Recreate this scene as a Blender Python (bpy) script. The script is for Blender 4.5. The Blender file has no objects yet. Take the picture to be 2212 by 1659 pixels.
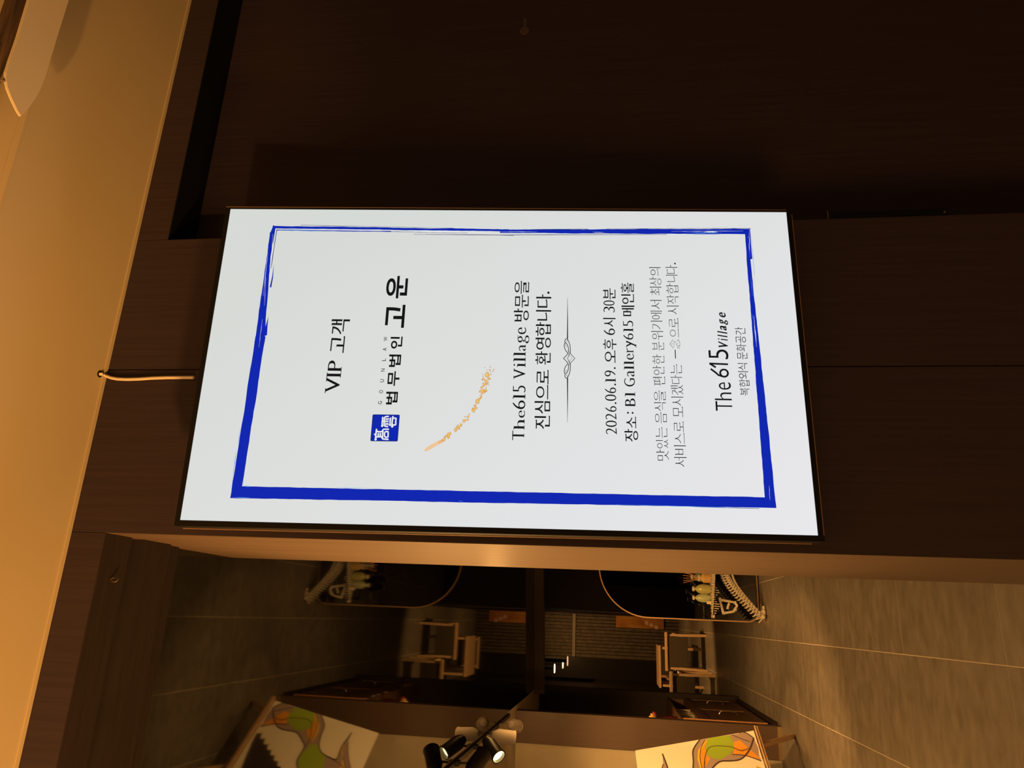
import bpy, bmesh, math, random
from math import pi, sin, cos, radians
from mathutils import Vector, Matrix
from mathutils.geometry import tessellate_polygon
random.seed(7)
COL = bpy.context.scene.collection
SC = bpy.context.scene
EYE = 1.5                       # height of the camera above the floor
# ------------------------------------------------------------------ camera
CX, CY = -0.13312, -1.16271
YAW, PITCH, ROLL, FPX = 0.315796, 0.139486, -0.001664, 1561.80
fwd = Vector((sin(YAW)*cos(PITCH), cos(YAW)*cos(PITCH), sin(PITCH)))
rt0 = Vector((cos(YAW), -sin(YAW), 0)); up0 = rt0.cross(fwd)
RT = rt0*cos(ROLL) + up0*sin(ROLL); UP = up0*cos(ROLL) - rt0*sin(ROLL)
CAM = Vector((CX, CY, EYE))
cd = bpy.data.cameras.new('camera'); cam = bpy.data.objects.new('camera', cd); COL.objects.link(cam)
m = Matrix.Identity(4)
for i, a in enumerate((-UP, RT, -fwd)):          # the photograph lies on its side: up is to the left
    for j in range(3): m[j][i] = a[j]
m.translation = CAM; cam.matrix_world = m
cd.sensor_fit = 'HORIZONTAL'; cd.sensor_width = 36; cd.lens = FPX/2212*36; cd.clip_start = .02; cd.clip_end = 100
SC.camera = cam

def ray(u, v):
    return fwd + RT*((829.5-v)/FPX) - UP*((u-1106)/FPX)
def on_plane(u, v, p0, n):
    d = ray(u, v); return CAM + d*((Vector(p0)-CAM).dot(Vector(n))/d.dot(Vector(n)))

# ------------------------------------------------------------------ world, exposure, lights
SC.view_settings.view_transform = 'Standard'; SC.view_settings.look = 'None'
SC.view_settings.gamma = 1; SC.view_settings.exposure = 0; SC.view_settings.use_curve_mapping = False
w = bpy.data.worlds.new('world'); SC.world = w; w.use_nodes = True
w.node_tree.nodes['Background'].inputs[0].default_value = (1, .72, .55, 1)
w.node_tree.nodes['Background'].inputs[1].default_value = .05
WARM = (1, .50, .145)
def lamp(kind, name, loc, power, tgt=None, color=WARM, **kw):
    d = bpy.data.lights.new(name, kind); d.energy = power; d.color = color
    for k, x in kw.items(): setattr(d, k, x)
    o = bpy.data.objects.new(name, d); COL.objects.link(o); o.location = loc
    if tgt is not None: o.rotation_euler = (Vector(tgt)-Vector(loc)).to_track_quat('-Z', 'Y').to_euler()
    return o
# spotlight in the hall that strikes the reveal of the pier, and unseen warm lights added on the lobby side
lamp('SPOT', 'hall_spot_on_pier', (-1.7, .62, 2.0), 330, (-.02, .33, 1.74), spot_size=radians(50), spot_blend=1, shadow_soft_size=.06)
lamp('SPOT', 'lobby_uplight', (-2.2, -1.35, .97), 600, (-.44, -.27, 3.13), color=(1, .47, .12), spot_size=radians(60), spot_blend=.8, shadow_soft_size=.08)
lamp('SPOT', 'blade_shadow_spot', (-1.75, -1.85, 1.35), 170, (.62, -.36, 2.46), color=(1, .47, .12), spot_size=radians(24), spot_blend=.9, shadow_soft_size=.035)  # unseen spot added to throw the fan blade's shadow on the ceiling
lamp('AREA', 'lobby_wall_fill', (-2.4, -1.9, 1.3), 48, (.3, 0, 1.4), shape='DISK', size=.9)  # unseen area light added to brighten the dark front walls
lamp('POINT', 'lobby_lamp', (.9, -1.9, 2.1), 7, shadow_soft_size=.4)

# ------------------------------------------------------------------ materials
def mat(name, col, rough=.6, metal=0, spec=.5, emit=None, es=0, trans=0, ior=1.45, coat=0):
    M = bpy.data.materials.new(name); M.use_nodes = True
    b = M.node_tree.nodes['Principled BSDF']
    b.inputs['Base Color'].default_value = (*col, 1); b.inputs['Roughness'].default_value = rough
    b.inputs['Metallic'].default_value = metal; b.inputs['Specular IOR Level'].default_value = spec
    b.inputs['Transmission Weight'].default_value = trans; b.inputs['IOR'].default_value = ior
    b.inputs['Coat Weight'].default_value = coat
    if emit: b.inputs['Emission Color'].default_value = (*emit, 1); b.inputs['Emission Strength'].default_value = es
    return M
def vary(M, c1, c2, scale=(1, 1, 1), nscale=5, detail=4, bump=0, lo=.35, hi=.65, rough_var=0, bscale=None):
    nt = M.node_tree; b = nt.nodes['Principled BSDF']; N = nt.nodes.new; L = nt.links.new
    tc = N('ShaderNodeTexCoord'); mp = N('ShaderNodeMapping'); mp.inputs['Scale'].default_value = scale
    no = N('ShaderNodeTexNoise'); no.inputs['Scale'].default_value = nscale; no.inputs['Detail'].default_value = detail
    cr = N('ShaderNodeValToRGB'); cr.color_ramp.elements[0].position = lo; cr.color_ramp.elements[1].position = hi
    cr.color_ramp.elements[0].color = (*c1, 1); cr.color_ramp.elements[1].color = (*c2, 1)
    L(tc.outputs['Object'], mp.inputs[0]); L(mp.outputs[0], no.inputs[0]); L(no.outputs[0], cr.inputs[0]); L(cr.outputs[0], b.inputs['Base Color'])
    if bump:
        bp = N('ShaderNodeBump'); bp.inputs['Strength'].default_value = bump; bp.inputs['Distance'].default_value = .002
        n2 = N('ShaderNodeTexNoise'); n2.inputs['Scale'].default_value = nscale*(bscale or 3); n2.inputs['Detail'].default_value = 5
        L(mp.outputs[0], n2.inputs[0]); L(n2.outputs[0], bp.inputs['Height']); L(bp.outputs[0], b.inputs['Normal'])
    return M
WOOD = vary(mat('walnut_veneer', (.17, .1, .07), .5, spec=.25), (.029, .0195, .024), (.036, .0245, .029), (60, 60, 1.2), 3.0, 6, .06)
WOOD_LIT = vary(mat('walnut_lit_tone', (.17, .1, .07), .42, spec=.4), (.095, .062, .040), (.115, .076, .050), (20, 14, .8), 2.2, 5, .08)  # same walnut as the front, lightened: the light on it is painted in
SOFFIT = vary(mat('dark_soffit', (.07, .05, .04), .9, spec=.05), (.021, .016, .016), (.025, .019, .019), (3, 60, 3), 3, 4)
BLACK = mat('matt_black', (.004, .004, .005), .9, spec=.05)
CREAM = vary(mat('cream_ceiling_paint', (.72, .62, .46), .8, spec=.2), (.40, .325, .205), (.42, .34, .22), (1, 1, 1), 3, 3, .05, bscale=40)
CREAM_W = vary(mat('cream_wall_paint', (.6, .52, .38), .85, spec=.2), (.58, .5, .36), (.63, .55, .4), (1, 1, 1), 4, 3)
MIRC = mat('black_mirror_ceiling', (.003, .003, .003), .03, 0, ior=1.62)
GLASSM = mat('silver_mirror_glass', (.12, .12, .125), .02, 1)
TILE = vary(mat('grey_stone_tile', (.3, .3, .28), .42, spec=.45), (.165, .142, .115), (.265, .232, .195), (2.4, 4.5, 3), 3.4, 12, .3, .30, .72, bscale=6)
GROUT = mat('pale_grout', (.62, .55, .42), .8)
GOLD = mat('brushed_gold_frame', (.85, .55, .3), .35, 1)
OAK = vary(mat('pale_oak', (.62, .42, .24), .5), (.58, .37, .2), (.7, .48, .28), (4, 4, 30), 3, 3)
FABRIC = mat('taupe_upholstery', (.07, .055, .04), .9)
BONE = vary(mat('bone_white_lacquer', (.62, .56, .45), .55), (.5, .44, .34), (.7, .64, .52), (1, 1, 1), 60, 3)
DARKW = mat('dark_stained_wood', (.035, .022, .018), .55, spec=.3)
CABW = vary(mat('chestnut_cabinet', (.15, .075, .04), .45), (.11, .055, .03), (.18, .09, .05), (8, 40, 40), 2, 4)
BRASS = mat('aged_brass', (.6, .45, .28), .35, 1)
LINEN = mat('canvas_white', (.82, .78, .66), .85)
TV_BLACK = mat('display_bezel', (.006, .006, .006), .5, spec=.2)
RIM = mat('bronze_rim', (.45, .28, .17), .4, .8)
CABLE = mat('beige_cable', (.62, .5, .36), .6)

# ------------------------------------------------------------------ mesh helpers
class MB:
    def __init__(s): s.v = []; s.f = []
    def add(s, vs, fs):
        n = len(s.v); s.v += [tuple(p) for p in vs]; s.f += [tuple(i+n for i in f) for f in fs]; return s
    def box(s, a, b):
        x0, y0, z0 = a; x1, y1, z1 = b
        return s.add([(x0,y0,z0),(x1,y0,z0),(x1,y1,z0),(x0,y1,z0),(x0,y0,z1),(x1,y0,z1),(x1,y1,z1),(x0,y1,z1)],
                     [(0,3,2,1),(4,5,6,7),(0,1,5,4),(1,2,6,5),(2,3,7,6),(3,0,4,7)])
    def bar(s, p, q, w, t=None, side=None):
        p, q = Vector(p), Vector(q); d = (q-p).normalized(); t = w if t is None else t
        sd = Vector(side) if side else (Vector((0,0,1)) if abs(d.z) < .9 else Vector((1,0,0)))
        a = d.cross(sd).normalized(); b = d.cross(a).normalized()
        c = [a*w/2*i + b*t/2*j for i, j in ((-1,-1),(1,-1),(1,1),(-1,1))]
        return s.add([p+k for k in c]+[q+k for k in c], [(0,1,2,3),(7,6,5,4),(0,4,5,1),(1,5,6,2),(2,6,7,3),(3,7,4,0)])
    def tube(s, pts, r, n=8, cap=True):
        pts = [Vector(p) for p in pts]; rs = r if isinstance(r, (list, tuple)) else [r]*len(pts); vs = []; fs = []
        for i, p in enumerate(pts):
            d = (pts[min(i+1, len(pts)-1)]-pts[max(i-1, 0)]).normalized()
            a = d.cross(Vector((0,0,1)) if abs(d.z) < .9 else Vector((1,0,0))).normalized(); b = d.cross(a)
            vs += [p + a*rs[i]*cos(2*pi*k/n) + b*rs[i]*sin(2*pi*k/n) for k in range(n)]
        for i in range(len(pts)-1):
            for k in range(n): fs.append((i*n+k, i*n+(k+1)%n, (i+1)*n+(k+1)%n, (i+1)*n+k))
        if cap: fs += [tuple(range(n))[::-1], tuple((len(pts)-1)*n+k for k in range(n))]
        return s.add(vs, fs)
    def lathe(s, prof, c=(0,0,0), n=20, axis=None, ring=False):
        if ring: prof = list(prof)+[prof[0]]
        q = Vector((0,0,1)).rotation_difference(Vector(axis)) if axis else None; c = Vector(c); vs = []; fs = []
        for r, z in prof:
            for k in range(n):
                p = Vector((r*cos(2*pi*k/n), r*sin(2*pi*k/n), z)); vs.append(c + (q @ p if q else p))
        for i in range(len(prof)-1):
            for k in range(n): fs.append((i*n+k, i*n+(k+1)%n, (i+1)*n+(k+1)%n, (i+1)*n+k))
        if prof[0][0] > 1e-4 and not ring: fs.append(tuple(range(n))[::-1])
        if prof[-1][0] > 1e-4 and not ring: fs.append(tuple((len(prof)-1)*n+k for k in range(n)))
        return s.add(vs, fs)
    def prism(s, poly, f, t0, t1):      # poly: 2-D outline, f(a, b, t) -> point
        n = len(poly); tri = tessellate_polygon([[Vector((a, b, 0)) for a, b in poly]])
        vs = [f(a, b, t0) for a, b in poly] + [f(a, b, t1) for a, b in poly]
        fs = [tuple(t) for t in tri] + [tuple(i+n for i in reversed(t)) for t in tri] + [(i, (i+1) % n, (i+1) % n+n, i+n) for i in range(n)]
        return s.add(vs, fs)
    def build(s, name, M, parent=None, smooth=False, bevel=0, at=None):
        me = bpy.data.meshes.new(name)
        if at is not None: s.v = [tuple(Vector(p)-Vector(at)) for p in s.v]
        me.from_pydata(s.v, [], s.f); me.update()
        if not s.v: return None
        bm = bmesh.new(); bm.from_mesh(me); bmesh.ops.recalc_face_normals(bm, faces=bm.faces)
        if bevel:
            bmesh.ops.bevel(bm, geom=[e for e in bm.edges if e.calc_face_angle(0) > .6], offset=bevel, segments=2, affect='EDGES')
        if smooth:
            for f in bm.faces: f.smooth = True
            for e in bm.edges:
                if e.calc_face_angle(0) > .7: e.smooth = False
        bm.to_mesh(me); bm.free(); me.materials.append(M)
        o = bpy.data.objects.new(name, me); COL.objects.link(o)
        if parent: o.parent = parent
        if at is not None: o.location = Vector(at)
        return o
def empty(name, loc=(0,0,0), rz=0):
    o = bpy.data.objects.new(name, None); COL.objects.link(o); o.location = loc; o.rotation_euler = (0, 0, rz); o.empty_display_size = .05; return o
def tag(o, label=None, cat=None, group=None, kind=None):
    for k, x in (('label', label), ('category', cat), ('group', group), ('kind', kind)):
        if x: o[k] = x
    return o
def copy_tree(o, parent=None):
    c = o.copy(); COL.objects.link(c)
    if parent: c.parent = parent
    for ch in list(o.children): copy_tree(ch, c)
    return c
Z = lambda z: z + EYE           # heights measured from the eye

# ------------------------------------------------------------------ the setting
XL, XR, YB = -.0225, .547, .53  # the pier that carries the display
ZC, ZB, ZM = Z(.936), Z(.87), Z(.915)
# floor and its tiles
fl = tag(MB().box((-4.2, -3.2, -.06), (4.4, 17.3, -.0006)).build('floor', GROUT), 'floor of large grey stone tiles with pale grout lines', 'floor', kind='structure')
me_t = {}
for i in range(-7, 8):
    for j in range(-4, 15):
        x0, y0 = -.23+.55*i, 2.05+1.055*j
        if y0 < -3.1: continue
        key = (i*3+j*5) % 4
        o = MB().box((.0024, .0024, -.02), (.5476, 1.0526, random.uniform(0, .0006))).build('tile', TILE, fl)
        o.location = (x0, y0, 0)
# give each tile its own patch of the stone pattern
nt = TILE.node_tree; oi = nt.nodes.new('ShaderNodeObjectInfo'); mu = nt.nodes.new('ShaderNodeVectorMath'); mu.operation = 'SCALE'
cb = nt.nodes.new('ShaderNodeCombineXYZ'); nt.links.new(oi.outputs['Random'], cb.inputs[0]); nt.links.new(oi.outputs['Random'], cb.inputs[2])
nt.links.new(cb.outputs[0], mu.inputs[0]); mu.inputs['Scale'].default_value = 37
ad = nt.nodes.new('ShaderNodeVectorMath'); mp = [n for n in nt.nodes if n.type == 'MAPPING'][0]; tc = [n for n in nt.nodes if n.type == 'TEX_COORD'][0]
nt.links.new(tc.outputs['Object'], ad.inputs[0]); nt.links.new(mu.outputs[0], ad.inputs[1]); nt.links.new(ad.outputs[0], mp.inputs[0])

# pier: core, two front panels with a seam, reveal panel
pier = tag(MB().box((XL+.012, .012, 0), (XR-.002, YB-.01, ZC)).build('wall_front', BLACK), 'dark walnut pier that carries the display', 'wall', kind='structure')
MB().box((XL+.0005, 0, .001), (.2752, .012, ZC-.0005)).build('panel', WOOD, pier, bevel=.0006)
MB().box((.2768, 0, .001), (XR, .012, ZC-.0005)).build('panel', WOOD, pier, bevel=.0006)
MB().box((XR-.012, .012, .001), (XR, .0885, ZC-.0005)).build('panel', WOOD, pier)
tag(MB().box((XL, .001, .001), (XL+.012, YB, ZC-.0005)).build('side_panel', WOOD_LIT, pier, bevel=.0006), 'reveal panel on the left flank, its lit tone painted in')
MB().box((XL+.012, YB-.01, .001), (XR, YB, ZC-.0005)).build('panel', WOOD, pier)

# bulkhead above the opening (left) and above the doors (right)
bh = tag(MB().box((-3.6, 0, ZB), (XL-.0006, .0025, ZC-.0005)).build('trim_1', WOOD), 'walnut fascia above the opening left of the display', 'trim', kind='structure')
so = MB(); so.box((-3.6, .0026, ZB+.001), (XL-.0006, .076, ZB+.012)); so.build('soffit_board', SOFFIT, bh)
so = MB(); so.box((-3.6, .076, ZB+.052), (XL-.0006, .112, ZB+.06)); so.box((-3.6, .07, ZB+.012), (XL-.0006, .076, ZB+.055)); so.build('shadow_gap', BLACK, bh)
so = MB(); so.box((-3.6, .112, ZB+.001), (XL-.0006, .2, ZB+.012)); so.box((-3.6, .112, ZB+.012), (XL-.0006, .124, ZB+.06)); so.box((-3.6, .19, ZB+.012), (XL-.0006, .2, ZM)); so.build('soffit_board', SOFFIT, bh)
so = MB(); so.box((-3.6, .2, ZB+.022), (XL-.0006, .262, ZM+.01)); tag(so.build('edge_strip', SOFFIT, bh), 'stepped edge strip of the mirror ceiling')
br = tag(MB().box((XR+.0006, 0, ZB), (3.9, .0025, ZC-.0005)).build('trim_2', WOOD), 'walnut fascia above the flush doors right of the display', 'trim', kind='structure')
MB().box((XR+.0006, .0026, ZB+.001), (3.9, .087, ZB+.012)).build('soffit_board', BLACK, br)
# flush doors, recessed
dr = tag(MB().box((XR+.0006, .0885, .004), (1.62, .128, ZB+.02)).build('door_1', WOOD), 'flush walnut door recessed right of the display', 'door', kind='structure')
hx0, hx1 = .598, .612
hd = MB(); hd.box((hx0, .0865, Z(-.605)), (hx1, .0884, Z(-.395))); hh = hd.build('door_handle', mat('dark_bronze_pull', (.003, .002, .002), .6), dr)
MB().box((hx0-.001, .0856, Z(-.397)), (hx1+.001, .0884, Z(-.395))).build('end_cap', RIM, hh)
MB().box((hx0+.003, .0856, Z(-.6)), (hx0+.008, .0884, Z(-.597))).build('end_cap', RIM, hh)
kh = MB(); kh.lathe([(.0, 0), (.011, 0), (.0105, .0016), (0, .0016)], (1.104-.018, .0872, Z(.191)), 20, (0, -1, 0)); kh.box((1.09, .0872, Z(.188)), (1.121, .0885, Z(.194)))
kh.build('keyhole_mark', mat('brown_mark', (.06, .042, .03), .45), dr)  # small raised keyhole-shaped mark, lighter brown than the door
tag(MB().box((1.6216, .0885, .004), (3.9, .128, ZB+.02)).build('door_2', WOOD), 'second flush walnut door at the far right', 'door', kind='structure')

# lobby ceiling: strip along the wall, then a recess
ce = tag(MB().box((-3.6, -.303, ZC), (3.9, .6, ZC+.1)).build('ceiling', CREAM), 'cream ceiling strip above the display', 'ceiling', kind='structure')
MB().box((-3.6, -3.2, ZC+.075), (3.9, -.303, ZC+.1)).build('recessed_ceiling', CREAM, ce)
MB().box((-3.6, -.3045, ZC-.0006), (3.9, -.301, ZC+.012)).build('edge_bead', CREAM, ce)
MB().box((-3.6, -.0085, ZC-.0022), (3.9, -.0005, ZC+.002)).build('edge_strip', CREAM, ce)
# hall: mirror ceiling (its far edge is slightly skewed), beam, painted ceiling left of it
mc = MB(); P = [(-.915, .262), (3.6, .262), (3.6, 6.55), (.44, 7.48), (-.915, 7.9)]
mc.prism(P, lambda a, b, t: (a, b, t), ZM, ZM+.01); tag(mc.build('ceiling_mirror', MIRC), 'glossy black mirror ceiling of the hall', 'ceiling', kind='structure')
mc = MB(); P = [(-.96, 7.905), (-.915, 7.9), (.44, 7.48), (3.6, 6.55), (3.6, 6.7), (.44, 7.63), (-.915, 8.05), (-.96, 8.06)]
tag(mc.prism(P, lambda a, b, t: (a, b, t), Z(.81), ZM+.9).build('trim_3', vary(mat('brown_beam', (.1,.07,.05), .6), (.09,.062,.045), (.11,.075,.055), (1,1,8), 3, 3)), 'dark beam at the far edge of the mirror ceiling', 'trim', kind='structure')
pc = MB(); pc.box((-3.6, .262, Z(.925)), (-.916, 8.6, Z(.94))); tag(pc.build('ceiling_hall', CREAM_W), 'painted ceiling beside the mirror ceiling', 'ceiling', kind='structure')
tag(MB().box((-3.6, 7.9, Z(1.75)), (3.6, 24, Z(1.8))).build('ceiling_far', SOFFIT), 'dark high ceiling of the far room', 'ceiling', kind='structure')
# hall walls
pl = tag(MB().box((-1.245, 6.3, .0), (-.97, 6.42, ZM+.008)).build('wall_pillar', vary(mat('brown_pillar', (.1,.06,.04), .5), (.13,.082,.055), (.15,.095,.065), (40,40,1), 3, 4)), 'dark brown pillar behind the painting', 'wall', kind='structure')
MB().box((-1.245, 6.288, .0), (-.972, 6.3, .035)).build('plinth', BRASS, pl)
tag(MB().box((-3.6, 6.34, 0), (-1.246, 6.5, Z(.924))).build('wall_left', CREAM_W), 'cream hall wall behind the painting', 'wall', kind='structure')
tag(MB().box((-1.6, 6.42, 0), (-1.5, 8.6, Z(.924))).build('wall_niche', DARKW), 'dark back wall of the cabinet niche', 'wall', kind='structure')
fw = MB(); fw.box((-1.6, 8.6, 0), (-.925, 8.72, Z(1.75))); tag(MB().box((-1.499, 6.421, 0), (-.95, 8.599, .0445)).build('trim_4', DARKW), 'low black base of the niche', 'trim', kind='structure'); tag(fw.build('wall_niche_end', DARKW), 'black end wall of the niche', 'wall', kind='structure')
sw = MB(); sw.box((-1.44, 8.72, 0), (-1.38, 17, Z(.42))); sw.box((-1.44, 8.72, Z(1.72)), (-1.38, 17, Z(1.75))); sw.box((-1.38, 16.7, 0), (-.935, 17, Z(1.72)))
tag(sw.build('wall_side', mat('black_gloss_panel', (.02, .016, .015), .25, spec=.4)), 'black side wall of the far room', 'wall', kind='structure')
far = tag(MB().box((-3.4, 17.02, 0), (3.4, 17.2, Z(1.75))).build('wall_far', DARKW), 'far wall clad in ribbed slats', 'wall', kind='structure')
SLAT = vary(mat('taupe_slat', (.12,.1,.075), .7), (.10,.078,.055), (.15,.12,.09), (1,1,1), 9, 2)
for i in range(17):
    x = -.93 + i*.077
    MB().box((x, 16.98-.02*(i % 2), .001), (x+.06, 17.02, Z(1.74))).build('slat', SLAT, far)
MB().box((-.93, 16.93, Z(.9)), (.4, 16.955, Z(.97))).build('rail', mat('rail_taupe', (.3,.25,.2), .6), far)
tag(MB().box((.02, 9.3, 0), (.12, 16.9, Z(1.74))).build('wall_right', WOOD), 'plain walnut wall on the right of the far room', 'wall', kind='structure')
tag(MB().box((.12, 9.3, 0), (3.4, 9.42, Z(1.74))).build('wall_hall_end', WOOD), 'walnut end wall behind the arched mirror', 'wall', kind='structure')
tag(MB().box((3.6, .13, 0), (3.7, 9.3, Z(1.7))).build('wall_hall_right', WOOD), 'walnut wall on the right of the hall', 'wall', kind='structure')

# lamps of the space beyond the transom
lampm = mat('downlight_glow', (.9,.8,.5), .5, emit=(1, .78, .3), es=2.6)
for x, y, z, k in ((-1.073, 14.56, 1.194, 1), (-.989, 14.79, 1.042, 1.01), (-.886, 13.9, .894, .6)):
    t = empty('downlight', (x, y, Z(z))); tag(t, {1.194:'nearest glowing ceiling lamp in the dark corner beside the ribbed far wall', 1.042:'middle glowing ceiling lamp in the dark corner beside the ribbed far wall', 0.894:'farthest and dimmest ceiling lamp in the dark corner beside the ribbed far wall'}[z], 'lamp')
    MB().lathe([(.02, .009), (.088, .009), (.088, -.009), (.02, -.009)], (0,0,0), 20).build('diffuser', lampm if k >= 1 else mat('dim_glow', (.9,.6,.4), .5, emit=(1,.45,.2), es=1.0), t)
    MB().lathe([(.03, .012), (.03, Z(1.75)-Z(z)-.001)], (0,0,0), 10).build('stem', BLACK, t)

# ------------------------------------------------------------------ the display
K = .787
W, H = .6804*K, 1.2096*K
tilt, z0, rho, yw = .0981025, (1.224268-1.6)*K, -.0136074, -.0109645
BL = Vector((0, -.05*K, Z(z0)))
DT = (Vector((0, -sin(tilt), cos(tilt)))*cos(rho) + Vector((1, 0, 0))*sin(rho)).normalized()
DS = Vector((cos(rho), sin(yw), -sin(rho))).normalized()
DN = DS.cross(DT).normalized()          # towards the viewer
def dpt(s, t, n=0): return BL + DS*s + DT*t + DN*n
def dp(u, v):                           # photograph pixel -> (s, t) on the screen, in metres
    q = on_plane(u, v, BL, DN) - BL
    c = DS.dot(DT); a, b = q.dot(DS), q.dot(DT); s = (a-b*c)/(1-c*c); return s, b-s*c
disp = empty('signage_display', tuple(dpt(W/2, 0, -.02))); tag(disp, 'tall portrait signage display with a glowing white greeting page in a blue brushed border', 'display')
inv = Matrix.Translation(-disp.location)
def dbuild(mb, name, M, parent=disp, **kw):
    off = disp.location
    mb.v = [tuple(Vector(p)-off) for p in mb.v]
    return mb.build(name, M, parent, **kw)
def dbox(mb, s0, s1, t0, t1, n0, n1):
    P = [dpt(s, t, n) for n in (n0, n1) for s, t in ((s0,t0),(s1,t0),(s1,t1),(s0,t1))]
    return mb.add(P, [(0,3,2,1),(4,5,6,7),(0,1,5,4),(1,2,6,5),(2,3,7,6),(3,0,4,7)])
bz = .0088
dbuild(dbox(MB(), -bz, W+.004, -bz, H+.0076, -.030, -.0012), 'housing', TV_BLACK, bevel=.001)
fr = MB()
for a in ((-bz, 0, -bz, H+.0076), (W, W+.004, -bz, H+.0076), (0, W, -bz, 0), (0, W, H, H+.0076)): dbox(fr, *a, -.0012, .0012)
dbuild(fr, 'bezel', TV_BLACK)
rm = MB(); dbox(rm, -bz-.0014, -bz, 0, H+.007, -.030, -.0265); dbox(rm, W+.0028, W+.0040, 0, H+.0076, .0012, .0018); dbox(rm, 0, W*.99, -bz, -bz+.0011, .0012, .0018)
tag(dbuild(rm, 'rim', RIM), 'thin bronze edge catching the light')
scr = mat('lit_screen', (.02,.02,.02), .3, spec=.3, emit=(.73, .745, .75), es=1)
nt = scr.node_tree; tcn = nt.nodes.new('ShaderNodeTexCoord'); sp = nt.nodes.new('ShaderNodeSeparateXYZ'); cr = nt.nodes.new('ShaderNodeValToRGB')
cr.color_ramp.elements[0].color = (.80, .80, .83, 1); cr.color_ramp.elements[1].color = (.655, .69, .665, 1)
mm = nt.nodes.new('ShaderNodeMath'); mm.operation = 'MULTIPLY_ADD'; mm.inputs[1].default_value = .75; 
m2 = nt.nodes.new('ShaderNodeMath'); m2.operation = 'MULTIPLY_ADD'; m2.inputs[1].default_value = .45
nt.links.new(tcn.outputs['Generated'], sp.inputs[0]); nt.links.new(sp.outputs[0], m2.inputs[0]); m2.inputs[2].default_value = 0
nt.links.new(sp.outputs[2], mm.inputs[0]); nt.links.new(m2.outputs[0], mm.inputs[2]); 
cr.color_ramp.elements[1].position = 1.15 if False else 1.0
nt.links.new(mm.outputs[0], cr.inputs[0]); nt.links.new(cr.outputs[0], nt.nodes['Principled BSDF'].inputs['Emission Color'])
screen = dbuild(dbox(MB(), 0, W, 0, H, -.0012, 0), 'screen', scr)
# back box and wall bracket
mb = MB(); dbox(mb, .06, W-.06, .03, .35, -.036, -.0302); dbuild(mb, 'back_box', BLACK)
mb = MB(); dbox(mb, .12, W-.12, H*.55, H*.8, -.06, -.021)
wb = mb; wb.box((.14, -.03, Z(z0+.5)), (.40, -.0008, Z(z0+.72))); dbuild(wb, 'wall_bracket', BLACK)

INK = mat('screen_black', (.001,.001,.001), .9, spec=.02, emit=(.9, .85, 1), es=.008)
BLUE = mat('screen_blue', (.001,.001,.002), .9, spec=.02, emit=(.005, .020, .43), es=1)
BLUE2 = mat('screen_deep_blue', (.001,.001,.002), .9, spec=.02, emit=(.003, .012, .12), es=1)
SKYB = mat('screen_light_blue', (.01,.01,.02), .5, spec=.1, emit=(.10, .33, .80), es=1)
WHITE = mat('screen_white', (.02,.02,.02), .5, spec=.1, emit=(.80, .82, .84), es=1)
GOLD1 = mat('screen_gold', (.02,.02,.02), .5, spec=.1, emit=(.86, .56, .16), es=1)
GOLD2 = mat('screen_amber', (.02,.02,.02), .5, spec=.1, emit=(.56, .24, .05), es=1)
PEACH = mat('screen_peach', (.02,.02,.02), .5, spec=.1, emit=(.83, .56, .32), es=1)

def flat(polys, n):                     # polygons in (s, t), floated n above the glass
    mb = MB()
    for poly in polys:
        if len(poly) < 3: continue
        tri = tessellate_polygon([[Vector((a, b, 0)) for a, b in poly]])
        mb.add([dpt(a, b, n) for a, b in poly], [t for t in tri])
    return mb
def px_poly(pts, ox, oy, k): return [dp(ox+x*k, oy+y*k) for x, y in pts]
def strip(pts, w):                      # polyline -> ribbon in (s, t)
    out = []; n = len(pts); ws = w if isinstance(w, (list, tuple)) else [w]*n; L = []; R = []
    for i in range(n):
        a, b = pts[max(i-1, 0)], pts[min(i+1, n-1)]
        dx, dy = b[0]-a[0], b[1]-a[1]; l = math.hypot(dx, dy) or 1; nx, ny = -dy/l, dx/l
        L.append((pts[i][0]+nx*ws[i]/2, pts[i][1]+ny*ws[i]/2)); R.append((pts[i][0]-nx*ws[i]/2, pts[i][1]-ny*ws[i]/2))
    for i in range(n-1): out.append([L[i], L[i+1], R[i+1], R[i]])
    return out
def smooth_line(p, n=6):
    out = []
    for i in range(len(p)-1):
        a, b, c, d = p[max(i-1,0)], p[i], p[i+1], p[min(i+2, len(p)-1)]
        for k in range(n):
            t = k/n; t2 = t*t; t3 = t2*t
            out.append(tuple(.5*((2*b[j]) + (-a[j]+c[j])*t + (2*a[j]-5*b[j]+4*c[j]-d[j])*t2 + (-a[j]+3*b[j]-3*c[j]+d[j])*t3) for j in range(2)))
    out.append(p[-1]); return out

# lettering: outlines of the built-in font, thinned or emboldened, with serifs added
def contours(text, shear=0):
    cu = bpy.data.curves.new('t', 'FONT'); cu.body = text; cu.size = 1; cu.shear = shear
    ob = bpy.data.objects.new('t', cu); COL.objects.link(ob); bpy.context.view_layer.update()
    c2 = ob.to_curve(bpy.context.evaluated_depsgraph_get()); out = []
    for s in c2.splines:
        pts = []; bp = s.bezier_points; n = len(bp)
        for i in range(n):
            a, b = bp[i], bp[(i+1) % n]; p0, p1, p2, p3 = a.co.xy, a.handle_right.xy, b.handle_left.xy, b.co.xy
            chord = (p3-p0).length; dev = (p1-p0).length+(p2-p1).length+(p3-p2).length-chord
            st = 1 if dev < 1e-4*1 or dev < chord*.002 else 6
            for k in range(st):
                t = k/st; q = p0*(1-t)**3 + p1*3*t*(1-t)**2 + p2*3*t*t*(1-t) + p3*t**3
                if not pts or (Vector(pts[-1])-q).length > 1e-5: pts.append((q.x, q.y))
        if len(pts) > 2: out.append(pts)
    ob.to_curve_clear(); bpy.data.objects.remove(ob); bpy.data.curves.remove(cu); return out
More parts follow.
